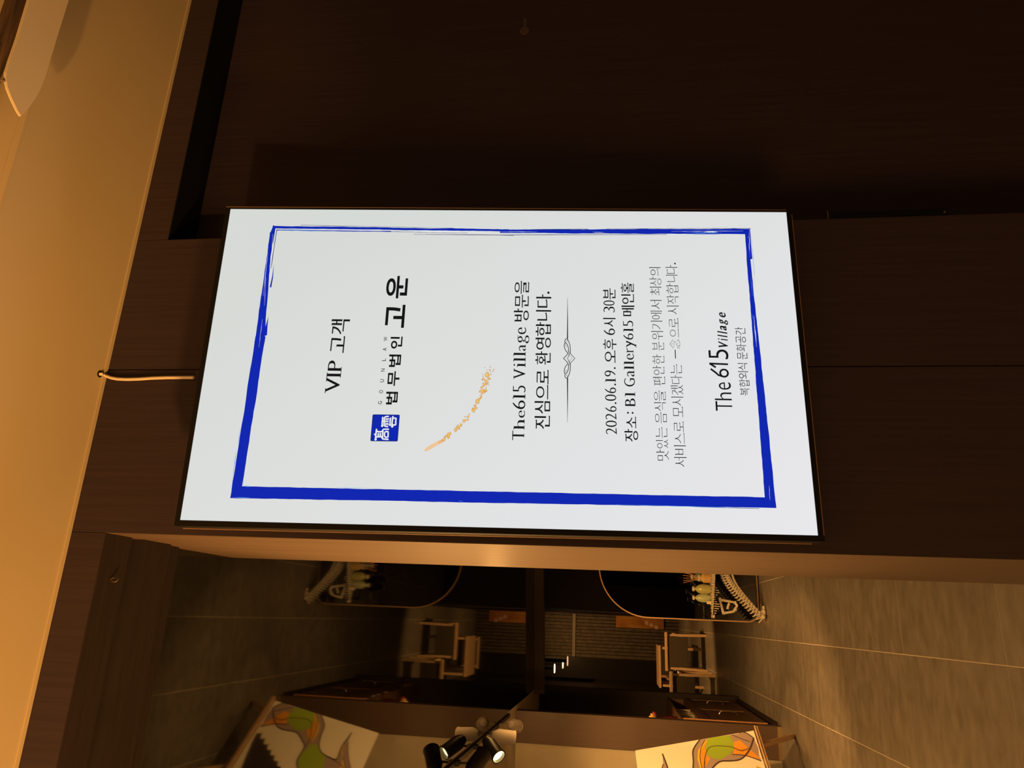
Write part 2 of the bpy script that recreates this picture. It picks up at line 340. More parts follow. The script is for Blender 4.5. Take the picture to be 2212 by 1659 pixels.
def area(p): return sum(p[i][0]*p[(i+1) % len(p)][1]-p[(i+1) % len(p)][0]*p[i][1] for i in range(len(p)))/2
def serifs(cs, mode):
    ex = []
    for p in cs:
        s = 1 if area(p) > 0 else -1
        n = len(p)
        for i in range(n):
            a, b = p[i], p[(i+1) % n]; pr, nx = p[i-1], p[(i+2) % n]
            dx, dy = b[0]-a[0], b[1]-a[1]; l = math.hypot(dx, dy)
            if mode == 'H':
                if .035 < l < .1 and abs(dy) < .012 and pr[1] < a[1]-.05 and nx[1] < b[1]-.05:          # head of a vertical stroke
                    x0, x1 = min(a[0], b[0]), max(a[0], b[0]); y = max(a[1], b[1])
                    ex.append([(x0-.042, y+.006), (x0-.01, y+.004), (x1, y-.004), (x0+.01, y-.06), (x0-.005, y-.035)])
                if .03 < l < .09 and abs(dx) < .012 and pr[0] < a[0]-.06 and nx[0] < b[0]-.06:           # right end of a horizontal stroke
                    y0, y1 = min(a[1], b[1]), max(a[1], b[1]); x = max(a[0], b[0])
                    ex.append([(x-.075, y1-.008), (x-.035, y1+.02), (x+.004, y1-.004), (x, y0+.01), (x-.05, y0+.01)])
            else:
                if .05 < l < .16 and abs(dy) < .006:
                    x0, x1 = min(a[0], b[0]), max(a[0], b[0]); y = (a[1]+b[1])/2; h = .034; e = .062
                    if pr[1] < a[1]-.04 and nx[1] < b[1]-.04:
                        if mode == 'U': ex.append([(x0-e, y), (x1+e, y), (x1+e, y-h), (x0-e, y-h)])
                        else: ex.append([(x0-e*1.1, y-.012), (x0, y), (x0+.02, y), (x0+.02, y-h-.02), (x0-e*1.1, y-h)])
                    if pr[1] > a[1]+.04 and nx[1] > b[1]+.04:
                        ex.append([(x0-e, y), (x1+e, y), (x1+e, y+h), (x0-e, y+h)])
    return ex
def widen(cs, dx, dy):                   # move the outline outwards by dx on upright edges and dy on level ones
    big = max(cs, key=lambda p: abs(area(p))); so = 1 if area(big) > 0 else -1; out = []
    for p in cs:
        n = len(p); q = []; E = []
        for i in range(n):
            a, b = p[i], p[(i+1) % n]; ex, ey = b[0]-a[0], b[1]-a[1]; l = math.hypot(ex, ey) or 1e-9; nx, ny = ey/l*so, -ex/l*so
            E.append((nx, ny, dx*nx*nx+dy*ny*ny))
        for i in range(n):
            n1, n2 = E[i-1], E[i]; det = n1[0]*n2[1]-n1[1]*n2[0]
            if abs(det) < .25: mx, my = n1[0]+n2[0], n1[1]+n2[1]; l = math.hypot(mx, my) or 1e-9; h = (n1[2]+n2[2])/2; ox, oy = mx/l*h, my/l*h
            else: ox = (n1[2]*n2[1]-n2[2]*n1[1])/det; oy = (n1[0]*n2[2]-n2[0]*n1[2])/det
            m = 2.2*max(abs(dx), abs(dy)); l = math.hypot(ox, oy)
            if l > m: ox, oy = ox*m/l, oy*m/l
            q.append((p[i][0]+ox, p[i][1]+oy))
        out.append(q)
    return out
def fill(cs, dx, dy):
    cs = widen(cs, dx, dy)
    cu = bpy.data.curves.new('f', 'CURVE'); cu.dimensions = '2D'; cu.fill_mode = 'FRONT'
    for p in cs:
        s = cu.splines.new('POLY'); s.points.add(len(p)-1); s.use_cyclic_u = True
        for q, (x, y) in zip(s.points, p): q.co = (x, y, 0, 1)
    ob = bpy.data.objects.new('f', cu); COL.objects.link(ob); bpy.context.view_layer.update()
    me = ob.evaluated_get(bpy.context.evaluated_depsgraph_get()).to_mesh()
    V = [(v.co.x, v.co.y) for v in me.vertices]; F = [tuple(f.vertices) for f in me.polygons]
    bpy.data.objects.remove(ob); bpy.data.curves.remove(cu); return V, F
# styles: (dx, dy, serif mode, italic shear)
ST = {'body': (.012, -.004, 'H', 0), 'thin': (-.011, -.017, 'H', 0), 'heavy': (.020, .020, None, 0), 'bold': (.020, .020, None, 0),
      'sans': (-.006, -.006, None, 0), 'U': (.010, -.020, 'U', 0), 'l': (.008, -.020, 'l', 0), 'lb': (.036, .0, 'l', .28), 'logo': (-.007, -.007, None, 0),
      'tiny': (.009, .009, None, 0), 'num': (.0, -.022, 'l', 0), 'cjk': (-.014, -.022, None, 0)}
def word(text, style, u0, u1, vl, vr, n=.0006, M=None, name='lettering', parent=None, acc=None):
    dx, dy, sm, sh = ST[style]
    cs = contours(text, sh); V, F = fill(cs, dx, dy)
    if sm:
        for e in serifs(cs, sm):
            b = len(V); sh_e = e
            tri = tessellate_polygon([[Vector((x, y, 0)) for x, y in e]]); V += sh_e; F += [tuple(i+b for i in t) for t in tri]
    xs = [p[0] for p in V]; ys = [p[1] for p in V]; x0, x1, y0, y1 = min(xs), max(xs), min(ys), max(ys)
    um = (u0+u1)/2
    sl = dp(um, vl)[0]; sr = dp(um, vr)[0]; tt = dp(u0, vl)[1]; tb = dp(u1, vr)[1]
    if text == '一': c_ = (tt+tb)/2; tt, tb = c_+.0007, c_-.0007
    mb = acc if acc is not None else MB()
    mb.add([dpt(sl+(x-x0)/(x1-x0)*(sr-sl), tb+(y-y0)/(y1-y0)*(tt-tb), n) for x, y in V], F)
    return mb
def line(words, label=None, M=INK, n=.0006):
    mb = MB()
    for (text, style, ox, oy, k, a) in words:
        word(text, style, ox+a[0]*k, ox+a[1]*k, oy+a[2]*k, oy+a[3]*k, n, acc=mb)
    o = dbuild(mb, 'lettering', M, screen_holder)
    if label: o['label'] = label
    return o
screen_holder = disp
A_ = (660, 540, .2773); B_ = (900, 560, .26518); C_ = (1270, 560, .27712); D_ = (1480, 640, .16878)
def ws(z, *items): return [(t, s, *z, a) for t, s, *a in items]
line(ws(A_, ('VIP', 'U', 150, 288, 1118, 862), ('고', 'body', 190, 310, 803, 672), ('객', 'body', 192, 348, 658, 541)), 'greeting line reading VIP 고객')
line(ws(A_, ('G', 'tiny', 565, 597, 1203, 1178), ('O', 'tiny', 573, 605, 1117, 1092), ('U', 'tiny', 580, 612, 1031, 1008), ('N', 'tiny', 587, 619, 948, 925),
        ('L', 'tiny', 595, 627, 866, 847), ('A', 'tiny', 601, 633, 787, 762), ('W', 'tiny', 608, 640, 710, 677)), 'small letters reading GOUN LAW')
line(ws(A_, ('법', 'bold', 622, 722, 1205, 1105), ('무', 'bold', 636, 737, 1060, 945), ('법', 'bold', 645, 747, 913, 815), ('인', 'bold', 657, 758, 770, 675)), 'bold line reading 법무법인')
line(ws(A_, ('고', 'heavy', 617, 780, 607, 427), ('운', 'heavy', 622, 802, 378, 203)), 'largest bold lettering reading 고운')
line(ws(B_, ('T', 'U', 778, 877, 1475, 1397), ('h', 'l', 788, 880, 1390, 1302), ('e', 'l', 830, 883, 1292, 1232), ('6', 'num', 780, 886, 1222, 1150), ('1', 'num', 783, 886, 1140, 1098), ('5', 'num', 784, 888, 1085, 1030),
        ('V', 'U', 789, 886, 978, 890), ('i', 'l', 790, 887, 880, 845), ('l', 'l', 787, 888, 836, 800), ('l', 'l', 787, 888, 791, 755), ('a', 'l', 833, 890, 748, 695), ('g', 'l', 822, 918, 686, 620), ('e', 'l', 825, 893, 612, 556),
        ('방', 'body', 789, 915, 512, 403), ('문', 'body', 800, 914, 395, 291), ('을', 'body', 797, 917, 283, 178)), 'line reading The615 Village 방문을')
line(ws(B_, ('진', 'body', 958, 1086, 1383, 1275), ('심', 'body', 958, 1088, 1259, 1157), ('으', 'body', 972, 1072, 1142, 1025), ('로', 'body', 977, 1075, 1020, 903),
        ('환', 'body', 966, 1092, 860, 751), ('영', 'body', 966, 1094, 738, 640), ('합', 'body', 968, 1094, 627, 514), ('니', 'body', 970, 1096, 505, 415), ('다', 'body', 971, 1097, 396, 288), ('.', 'tiny', 1064, 1083, 284, 264)), 'line reading 진심으로 환영합니다.')
line(ws(C_, ('2', 'num', 140, 225, 1365, 1315), ('0', 'num', 138, 224, 1308, 1258), ('2', 'num', 137, 222, 1250, 1202), ('6', 'num', 134, 222, 1190, 1145), ('.', 'tiny', 208, 222, 1130, 1115), ('0', 'num', 134, 220, 1105, 1055), ('6', 'num', 131, 219, 1045, 1000), ('.', 'tiny', 205, 219, 985, 970),
        ('1', 'num', 134, 216, 960, 928), ('9', 'num', 130, 216, 915, 868), ('.', 'tiny', 202, 216, 857, 842),
        ('오', 'body', 132, 213, 808, 712), ('후', 'body', 118, 222, 705, 622), ('6', 'num', 122, 210, 592, 540), ('시', 'body', 118, 215, 528, 458), ('3', 'num', 122, 208, 415, 370), ('0', 'num', 121, 207, 363, 322), ('분', 'body', 118, 214, 315, 229)), 'line reading 2026.06.19. 오후 6시 30분')
line(ws(C_, ('장', 'body', 285, 390, 1422, 1325), ('소', 'body', 300, 374, 1318, 1228), (':', 'tiny', 305, 355, 1206, 1190), ('B', 'U', 290, 368, 1145, 1085), ('1', 'num', 287, 367, 1072, 1036),
        ('G', 'l', 283, 365, 993, 928), ('a', 'l', 305, 362, 915, 868), ('l', 'l', 280, 358, 862, 830), ('l', 'l', 279, 357, 824, 792), ('e', 'l', 303, 357, 785, 737), ('r', 'l', 300, 354, 730, 695), ('y', 'l', 297, 376, 692, 635),
        ('6', 'num', 275, 353, 628, 578), ('1', 'num', 275, 352, 568, 536), ('5', 'num', 274, 352, 525, 480),
        ('메', 'body', 262, 362, 445, 362), ('인', 'body', 260, 357, 350, 272), ('홀', 'body', 256, 356, 265, 184)), 'line reading 장소: B1 Gallery615 메인홀')
line(ws(C_, ('맛', 'thin', 535, 628, 1570, 1485), ('있', 'thin', 532, 624, 1475, 1405), ('는', 'thin', 530, 616, 1395, 1310), ('음', 'thin', 524, 612, 1280, 1195), ('식', 'thin', 518, 606, 1185, 1115), ('을', 'thin', 516, 604, 1108, 1025),
        ('편', 'thin', 508, 600, 988, 915), ('안', 'thin', 506, 594, 903, 830), ('한', 'thin', 505, 594, 818, 745), ('분', 'thin', 502, 592, 713, 645), ('위', 'thin', 496, 586, 630, 560), ('기', 'thin', 492, 580, 548, 480), ('에', 'thin', 490, 577, 470, 402), ('서', 'thin', 488, 574, 390, 318),
        ('최', 'thin', 485, 572, 283, 215), ('상', 'thin', 481, 570, 208, 140), ('의', 'thin', 480, 565, 130, 62)), 'fine line ending 최상의')
line(ws(C_, ('서', 'thin', 675, 768, 1618, 1542), ('비', 'thin', 673, 762, 1530, 1450), ('스', 'thin', 680, 750, 1440, 1355), ('로', 'thin', 672, 744, 1348, 1265), ('모', 'thin', 665, 738, 1232, 1150), ('시', 'thin', 652, 742, 1142, 1072), ('겠', 'thin', 648, 740, 1058, 980), ('다', 'thin', 646, 732, 972, 905), ('는', 'thin', 645, 730, 897, 820),
        ('一', 'cjk', 678, 684, 775, 706), ('念', 'cjk', 636, 716, 698, 625), ('으', 'thin', 640, 706, 610, 543), ('로', 'thin', 634, 702, 537, 460), ('시', 'thin', 618, 708, 430, 362), ('작', 'thin', 616, 706, 350, 280), ('합', 'thin', 612, 702, 270, 192), ('니', 'thin', 610, 698, 182, 122), ('다', 'thin', 606, 696, 115, 48), ('.', 'tiny', 672, 684, 42, 28)), 'fine line ending 시작합니다.')
line(ws(D_, ('T', 'logo', 393, 597, 1468, 1345), ('h', 'logo', 380, 590, 1332, 1232), ('e', 'logo', 433, 582, 1197, 1103),
        ('5', 'logo', 303, 548, 806, 682)), 'large logo lettering reading The615')
line(ws(D_, ('V', 'lb', 428, 542, 657, 575), ('i', 'lb', 420, 541, 572, 540), ('l', 'lb', 415, 537, 530, 492), ('l', 'lb', 413, 535, 485, 445), ('a', 'lb', 447, 528, 440, 378), ('g', 'lb', 440, 545, 368, 290), ('e', 'lb', 436, 516, 272, 207)), 'bold italic lettering reading Village')
line(ws(D_, ('복', 'sans', 705, 820, 1272, 1173), ('합', 'sans', 692, 818, 1162, 1062), ('외', 'sans', 682, 805, 1058, 962), ('식', 'sans', 675, 795, 950, 858),
        ('문', 'sans', 668, 792, 808, 716), ('화', 'sans', 655, 778, 707, 612), ('공', 'sans', 650, 772, 603, 508), ('간', 'sans', 640, 765, 495, 398)), 'line reading 복합외식 문화공간')
# geometric 6 and 1 of the logo
def Dp(x, y): return dp(1480+x*.16878, 640+y*.16878)
c6 = Dp(497, 985); rx = Dp(497, 925)[0]-c6[0]-.0018; ry = rx
ring = [(c6[0]+rx*cos(a*pi/18), c6[1]+ry*sin(a*pi/18)) for a in range(37)]
wS = .0030
pl6 = strip(ring, wS) + strip([Dp(325, 930), Dp(390, 978), Dp(425, 1010), (c6[0]-rx*.93, c6[1]+ry*.4)], wS)
pl1 = strip([Dp(308, 862), Dp(548, 872)], wS) + strip([Dp(312, 862), Dp(392, 912)], wS)
dbuild(flat(pl6, .0006), 'numeral', INK); dbuild(flat(pl1, .0006), 'numeral', INK)

# divider with scroll ornament
E_ = lambda x, y: dp(1205+x*.06631, 720+y*.06631)
orn = [([(185,820),(315,960),(345,1060),(345,1150),(300,1280),(250,1330),(212,1280),(215,1180),(250,1090),(310,1000)], 1), ([(185,820),(315,680),(345,580),(345,490),(300,360),(250,312),(212,360),(215,460),(250,550),(310,640)], 1),
       ([(555,820),(400,985),(375,930),(312,820),(375,700),(400,655),(555,820)], .8), ([(405,980),(410,1100),(390,1260),(345,1390),(300,1462),(255,1455),(228,1400),(230,1340)], 1), ([(405,655),(410,530),(390,380),(345,250),(300,185),(255,195),(228,250),(230,310)], 1),
       ([(270,1362),(300,1380),(315,1430)], .6), ([(270,280),(300,265),(315,210)], .6), ([(285,1190),(255,1250),(242,1290)], .5), ([(285,450),(255,385),(242,350)], .5),
       ([(330,950),(355,935),(390,990),(355,1050),(330,1000)], .5), ([(330,650),(355,700),(390,640),(350,590),(325,640)], .5), ([(370,905),(478,820),(370,730)], .4)]
pp = []
for p, wd in orn:
    straight = p[0] == (555,820) or p[0] == (370,905)
    q = [E_(*a) for a in p]; q = q if straight else smooth_line(q, 5)
    pp += strip(q, .0011*wd)
pp += strip([dp(1225.9, 912.5), dp(1226, 860), dp(1225.9, 817)], [.0004, .0013, .0018]) + strip([dp(1225.9, 644), dp(1226, 690), dp(1225.9, 732)], [.0004, .0013, .0018])
tag(dbuild(flat(pp, .0006), 'divider', INK), 'thin divider rule with a scroll and diamond ornament')

# blue badge with two seal characters
def F_(x, y): return dp(790+x*.04219, 890+y*.04219)
def rounded(c, r):
    out = []; n = len(c)
    for i in range(n):
        a, b, d = c[i-1], c[i], c[(i+1) % n]
        for k in range(6):
            t = k/5; l1 = math.hypot(a[0]-b[0], a[1]-b[1]); l2 = math.hypot(d[0]-b[0], d[1]-b[1])
            p = (b[0]+(a[0]-b[0])*r/l1, b[1]+(a[1]-b[1])*r/l1); q = (b[0]+(d[0]-b[0])*r/l2, b[1]+(d[1]-b[1])*r/l2)
            out.append(((1-t)**2*p[0]+2*t*(1-t)*b[0]+t*t*q[0], (1-t)**2*p[1]+2*t*(1-t)*b[1]+t*t*q[1]))
    return out
cor = [F_(238, 1495), F_(1640, 1512), F_(1750, 142), F_(358, 124)]
tag(dbuild(flat([rounded(cor, .0022)], .0005), 'badge', BLUE2), 'rounded blue square badge')
cor = [F_(268, 1468), F_(1618, 1484), F_(1722, 170), F_(384, 152)]
dbuild(flat([rounded(cor, .002)], .0007), 'badge_field', BLUE)
seal = [[(512,1415),(520,1200),(540,1050),(562,870)], [(430,1150),(520,1150)], [(545,1330),(575,1280),(830,1280),(850,1340),(890,1385),(1175,1412)], [(575,960),(620,1010),(830,1010),(890,920),(960,890),(1200,888)],
        [(640,1275),(650,1080)], [(750,1275),(755,1080)], [(865,1360),(870,1150),(890,980)], [(975,1060),(965,1180),(985,1260),(1030,1300),(1110,1300),(1145,1260),(1150,1030),(1080,1010),(1020,1020),(975,1060)],
        [(850,720),(850,560),(882,255)], [(880,480),(1170,492)], [(1190,235),(1050,240),(985,280),(960,380),(965,480)], [(960,500),(950,640),(985,720),(1060,745),(1150,752)], [(1060,320),(1060,420)], [(1155,320),(1150,420)], [(1045,570),(1040,670)], [(1130,570),(1130,670)],
        [(1250,670),(1255,480),(1275,295)], [(1362,750),(1355,600),(1370,440),(1398,215)], [(1400,330),(1550,330),(1540,480),(1530,660),(1380,660)]]
pp = []
for p in seal:
    q = [F_(*a) for a in p]; pp += strip(smooth_line(q, 4) if len(q) > 3 else q, .0023)
for c in ((512,1410),(850,715),(1250,665),(1362,745)):
    a = F_(*c); pp.append([(a[0]+.0019*cos(k*pi/6), a[1]+.0019*sin(k*pi/6)) for k in range(12)])
dbuild(flat(pp, .0009), 'seal_characters', WHITE)

# golden pen made of flakes
G_ = lambda x, y: dp(905+x*.12355, 780+y*.12355)
body = [(90,1560),(130,1515),(210,1460),(300,1415),(400,1370),(465,1350),(465,1385),(440,1410),(330,1470),(230,1530),(150,1570),(105,1580)]
dbuild(flat([[G_(*a) for a in body]], .0005), 'pen_barrel', PEACH)
dbuild(flat([[G_(*a) for a in [(340,1400),(410,1372),(465,1360),(455,1392),(400,1425),(350,1450)]]], .0007), 'pen_grip', mat('screen_tan', (.02,.02,.02), .5, spec=.1, emit=(.80,.45,.2), es=1))
fl_ = [(435,1375,30),(450,1335,18),(480,1310,22),(515,1290,30),(540,1270,26),(520,1335,22),(560,1275,14),(640,1215,30),(650,1180,26),(680,1140,28),(700,1185,18),(735,1110,22),(740,1135,18),(705,1160,16),(790,1045,34),(850,1025,20),(860,975,24),(880,935,14),(805,975,10),
       (945,860,28),(970,835,24),(1000,825,24),(980,775,24),(935,830,14),(965,885,16),(1025,700,34),(1030,725,26),(1050,670,24),(1075,650,18),(1090,625,14),(1072,605,11),(1005,725,14),(1085,535,26),(1120,520,30),(1165,510,24),(1185,525,12),(1105,560,22),(1100,590,12),(1055,540,9),(1150,550,18),
       (1100,470,20),(1125,435,22),(1150,410,24),(1120,390,14),(1185,410,14),(1220,420,10),(1175,460,9),(1190,365,32),(1160,345,24),(1130,315,22),(1110,330,14),(1215,300,24),(1240,315,16),(1190,240,38),(1175,255,28),(1200,210,20),(1225,250,14),(1260,240,12),(1120,230,9),(1125,268,12),(1240,160,20),(1190,150,9),(1150,112,9),(1245,105,11),(1310,150,12),(1295,180,11),(1255,205,8)]
rim_p, in_p = [], []
rs = random.Random(3)
for x, y, r in fl_:
    n = 9; a0 = rs.random()*6; rr = [rs.uniform(.62, 1.15) for _ in range(n)]
    rim_p.append([G_(x+r*rr[k]*1.12*cos(a0+2*pi*k/n), y+r*rr[k]*1.12*sin(a0+2*pi*k/n)) for k in range(n)])
    q = max(r-6, r*.45)
    in_p.append([G_(x+q*rr[k]*cos(a0+2*pi*k/n), y+q*rr[k]*sin(a0+2*pi*k/n)) for k in range(n)])
dbuild(flat(rim_p, .0008), 'flake_outline', GOLD2)['kind'] = 'stuff'; dbuild(flat(in_p, .0010), 'flake', GOLD1)['kind'] = 'stuff'

# blue brush border
def rough(p, q, n, amp, seed):           # ragged edge between two pixels
    r = random.Random(seed); out = []; off = 0
    for i in range(n+1):
        t = i/n; off = .72*off + r.uniform(-1, 1)*amp*(0 if i in (0, n) else 1)
        out.append((p[0]+(q[0]-p[0])*t+(off if abs(q[1]-p[1]) > abs(q[0]-p[0]) else 0), p[1]+(q[1]-p[1])*t+(off if abs(q[0]-p[0]) > abs(q[1]-p[1]) else 0)))
    return out
def band(o1, o2, i1, i2, n, amp, seed):
    a = rough(o1, o2, n, amp, seed); b = rough(i1, i2, n, amp, seed+9); ps = []
    for k in range(n): ps.append([dp(*a[k]), dp(*a[k+1]), dp(*b[k+1]), dp(*b[k])])
    return ps
mb = []
mb += band((497.5, 1076), (1677, 1097.5), (523, 1050.5), (1652, 1074.5), 110, .35, 1)      # left side
mb += band((497.5, 1076), (552.5, 727), (523, 1052), (574, 727), 30, .5, 2)                  # top, thick part
mb += band((552.5, 727), (583.5, 502), (572, 727), (589, 500), 24, .5, 3)
mb += band((590, 487), (578, 560), (596, 489), (584, 560), 8, .2, 4)
mb += [[dp(585.5, 500), dp(582, 506), dp(590, 506), dp(590, 488.5)]]
mb += band((589, 488), (1100, 495.8), (590, 493.5), (1100, 500.5), 60, .35, 5) + band((597, 496.2), (845, 499.5), (598, 498.3), (845, 501.3), 30, .25, 6)     # right side strands
mb += band((1080, 496.6), (1621, 494.5), (1080, 503.5), (1609, 506.5), 60, .4, 7)
mb += band((1614, 494.5), (1677, 1097.5), (1608, 497), (1652, 1076), 70, .45, 8)                                                          # bottom
mb += band((1617.5, 494.6), (1622, 545), (1614, 494.6), (1619, 545), 8, .2, 11)
mb += band((1620, 494.6), (1625, 560), (1616, 494.6), (1620.5, 560), 8, .2, 12)
mb += [[dp(570, 727), dp(577, 724), dp(578.5, 700), dp(580, 683), dp(574, 705)], [dp(583, 620), dp(588, 598), dp(592, 570), dp(590, 600), dp(586, 622)]]
tag(dbuild(flat(mb, .0005), 'brush_border', BLUE), 'ragged blue brush border round the greeting')
thin = band((597.5, 497), (584.5, 580), (599, 497), (586, 580), 12, .2, 21) + band((840, 500.4), (1010, 503), (840, 501.2), (1010, 504), 18, .2, 22)
thin += band((894, 506), (1110, 508), (894, 506.8), (1110, 509.2), 20, .1, 23) + band((1080, 507.6), (1440, 506.2), (1080, 508.6), (1440, 507.2), 20, .1, 24) + band((650, 486.2), (980, 493), (650, 487), (980, 493.6), 20, .1, 25) + band((1155, 495.6), (1270, 494.8), (1155, 496.4), (1270, 495.6), 10, .15, 26) + band((1310, 494.4), (1622, 493.2), (1310, 495), (1622, 494), 20, .1, 27) + band((1340, 507.5), (1640, 1099.2), (1340, 507.5), (1640, 1099.8), 1, 0, 28)*0
thin += band((1500, 1094.5), (1640, 1098.6), (1500, 1095.3), (1640, 1099.6), 8, .1, 29)
dbuild(flat(thin, .0006), 'brush_hairs', BLUE2)['kind'] = 'stuff'
wh = []
def streak(p, q, w1, seed, n=10):
    a = rough(p, q, n, .25, seed); r = random.Random(seed); W_ = [dp(*x) for x in a]; return strip(W_, [max(.0002, w1*r.uniform(.4, 1)*sin(pi*min(max(i/n, .06), .94))) for i in range(n+1)])
wh += streak((579, 545), (569, 640), .0009, 1) + streak((590, 506), (584.5, 600), .0015, 2, 16) + streak((567, 690), (560, 750), .0008, 3) + streak((575, 600), (571.5, 660), .0006, 4)
wh += streak((597, 494.7), (850, 497.5), .0009, 5, 30) + streak((846, 499.2), (1010, 502), .0032, 6, 14) + streak((850, 499.4), (1060, 502), .002, 7, 20) + streak((1080, 501), (1160, 501.5), .0009, 8)
wh += streak((1450, 500.5), (1605, 499.6), .0010, 9, 16) + streak((1618, 496.8), (1619, 545), .0008, 10) + streak((1628, 683), (1634, 750), .0016, 12, 14) + streak((1661, 1050), (1663, 1080), .0007, 13) + streak((1280, 501.8), (1305, 502.6), .0009, 14) + streak((1520, 502), (1550, 501), .0022, 15)
dbuild(flat(wh, .0008), 'brush_streak', WHITE)['kind'] = 'stuff'
lb = []
lb += streak((1622.5, 500), (1631, 620), .0010, 31, 20) + streak((1480, 503.5), (1560, 504.2), .0016, 32) + streak((604, 497.5), (700, 498.8), .0010, 33, 14) + streak((511, 970), (502, 1040), .0012, 34, 14) + streak((519, 925), (514, 965), .0008, 35)
lb += streak((528, 1050.2), (541, 1050.6), .0016, 36, 4) + streak((502, 1075), (541, 1075.2), .0010, 37, 5) + streak((725, 1053.6), (800, 1055), .0008, 38, 6) + streak((990, 1082.5), (1000, 1082.8), .0009, 39, 4) + streak((1330, 1090), (1640, 1098.4), .0008, 40, 20) + streak((1622, 600), (1625, 640), .0005, 41) + streak((1625, 680), (1627, 690), .0008, 42, 4) + streak((527, 1036), (525, 1049), .0008, 43, 4)
dbuild(flat(lb, .0009), 'brush_highlight', SKYB)['kind'] = 'stuff'

# cable that feeds the display
cb = MB(); pts = []
for u, v, y in ((212, 811, 0), (216, 808.5, 0), (222, 809, 0), (230, 812, 0), (240, 816, 0), (255, 818.6, 0), (275, 819.3, 0), (300, 818.6, 0), (330, 816.6, 0), (360, 815.5, 0), (390, 815.4, 0), (418.5, 815.3, 0)):
    yy = -.016 if u < 217 else (-.010 if u < 225 else -.006)
    pts.append(on_plane(u, v, (0, yy, 0), (0, 1, 0)))
pts[0].z = min(pts[0].z, ZC+.001); pts[0] = Vector((pts[1].x, -.017, ZC+.004)); pts[1].z = ZC-.004
cb.tube(pts, .0031, 10); co = cb.build('power_cable', CABLE, smooth=True, at=pts[-1]); tag(co, 'beige power cable running from the ceiling hole down behind the display', 'cable')
hole = MB(); hole.lathe([(.0038, 0), (.0062, 0), (.0062, .0008), (.0038, .0008)], (0, 0, 0), 18, ring=True)
tag(hole.build('cable_grommet', BLACK, at=(0,0,0)), 'black ring round the cable where it leaves the ceiling', 'grommet').location = (pts[1].x, -.0172, ZC-.0008)
# small hook under the left soffit
hk = MB(); R_ = []
for k in range(15): a = k/14*1.75*pi; R_.append((.0045*cos(a), 0, -.006+.007*sin(a)))
hk.tube(R_, .0007, 6); ho = hk.build('soffit_hook', BRASS, smooth=True); ho.location = (-.099, .038, ZB-.0012); ho.rotation_euler = (0, 0, .5); tag(ho, 'small metal hook under the soffit left of the display', 'hook')

# ceiling fan blade and the dark timber beside it (upper left corner of the photograph)
zf = Z(.850)
fan = empty('ceiling_fan', tuple(on_plane(60, 0, (0, 0, zf), (0, 0, 1)))); tag(fan, 'ceiling fan with a pale pointed blade hanging beside a dark timber', 'fan')
bl = [(45.5, 252), (38, 240), (25, 213), (16, 190), (12, 170), (13, 155), (20, 132), (38, 80), (62, 0), (92, -100), (182, -100), (150, 0), (128, 70), (113, 120), (98, 170), (88, 195), (78, 213), (66, 230), (52, 247)]
P = [on_plane(u, v, (0, 0, zf), (0, 0, 1)) for u, v in bl]
fb = MB(); fb.prism([(p.x-fan.location.x, p.y-fan.location.y) for p in P], lambda a, b, t: (a, b, t), 0, .0045)
BLADE = vary(mat('cream_blade', (.8,.7,.52), .5), (.52,.43,.28), (.54,.45,.3), (1,1,1), 5, 2)
fb.build('blade', BLADE, fan, bevel=.001)
cx = P[9].x+.2-fan.location.x; cy = P[9].y-.03-fan.location.y
MB().lathe([(.0, -.02), (.07, -.018), (.085, 0), (.085, .03), (.05, .045), (.02, .05), (.02, ZC+.075-zf), (0, ZC+.075-zf)], (cx, cy, 0), 24).build('motor', BLACK, fan, smooth=True)
sc_ = MB(); q = on_plane(8, 176, (0, 0, zf), (0, 0, 1))-fan.location; sc_.lathe([(0, -.002), (.0022, -.001), (.001, .004), (.001, .006), (0, .006)], (q.x+.002, q.y, .001), 10); sc_.build('screw', BRASS, fan)
zt = ZC+.052
bt = [(-60, 190), (-14, 118), (6, 90), (35, 0), (70, -100), (100, -100), (64, 0), (30, 95), (18, 130), (5, 160), (-30, 230)]
P = [on_plane(u, v, (0, 0, zt), (0, 0, 1)) for u, v in bt]
RUST = vary(mat('rustic_timber', (.06,.035,.02), .75), (.02,.012,.008), (.11,.06,.03), (3, 40, 20), 2.5, 8, .5)
wbm = MB(); wbm.prism([(p.x, p.y) for p in P], lambda a, b, t: (a, b, t), zt, ZC+.0745)
tag(wbm.build('timber_beam', RUST, at=(P[3].x, P[3].y, zt)), 'dark rustic timber at the edge of the ceiling recess', 'beam')

# ------------------------------------------------------------------ hall: arched mirror and console
AM = empty('arched_mirror', (.446, 6.95, 0)); tag(AM, 'tall arched floor mirror in a thin gold frame behind the bone console', 'mirror')
def arch(r, zc, zb, rb, n=28):
    p = [(r*cos(pi*k/n), zc+r*sin(pi*k/n)) for k in range(n+1)]
    p += [(-r+rb-rb*cos(pi/2*k/6), zb+rb-rb*sin(pi/2*k/6)) for k in range(7)] + [(r-rb+rb*sin(pi/2*k/6), zb+rb-rb*cos(pi/2*k/6)) for k in range(7)]
    return p
A1 = arch(.522, Z(-.36), .012, .12); A2 = arch(.510, Z(-.36), .024, .11)
MB().prism(A2, lambda a, b, t: (a, t, b), -.001, .02).build('mirror_glass', GLASSM, AM)
gf = MB(); n = len(A1)
gf.add([(a, -.012, b) for a, b in A1]+[(a, -.012, b) for a, b in A2]+[(a, .024, b) for a, b in A1]+[(a, .024, b) for a, b in A2],
       [f for i in range(n) for j in [(i+1) % n] for f in ((i, j, n+j, n+i), (2*n+i, 2*n+j, j, i), (n+i, n+j, 3*n+j, 3*n+i), (3*n+i, 3*n+j, 2*n+j, 2*n+i))]).build('gold_frame', GOLD, AM)
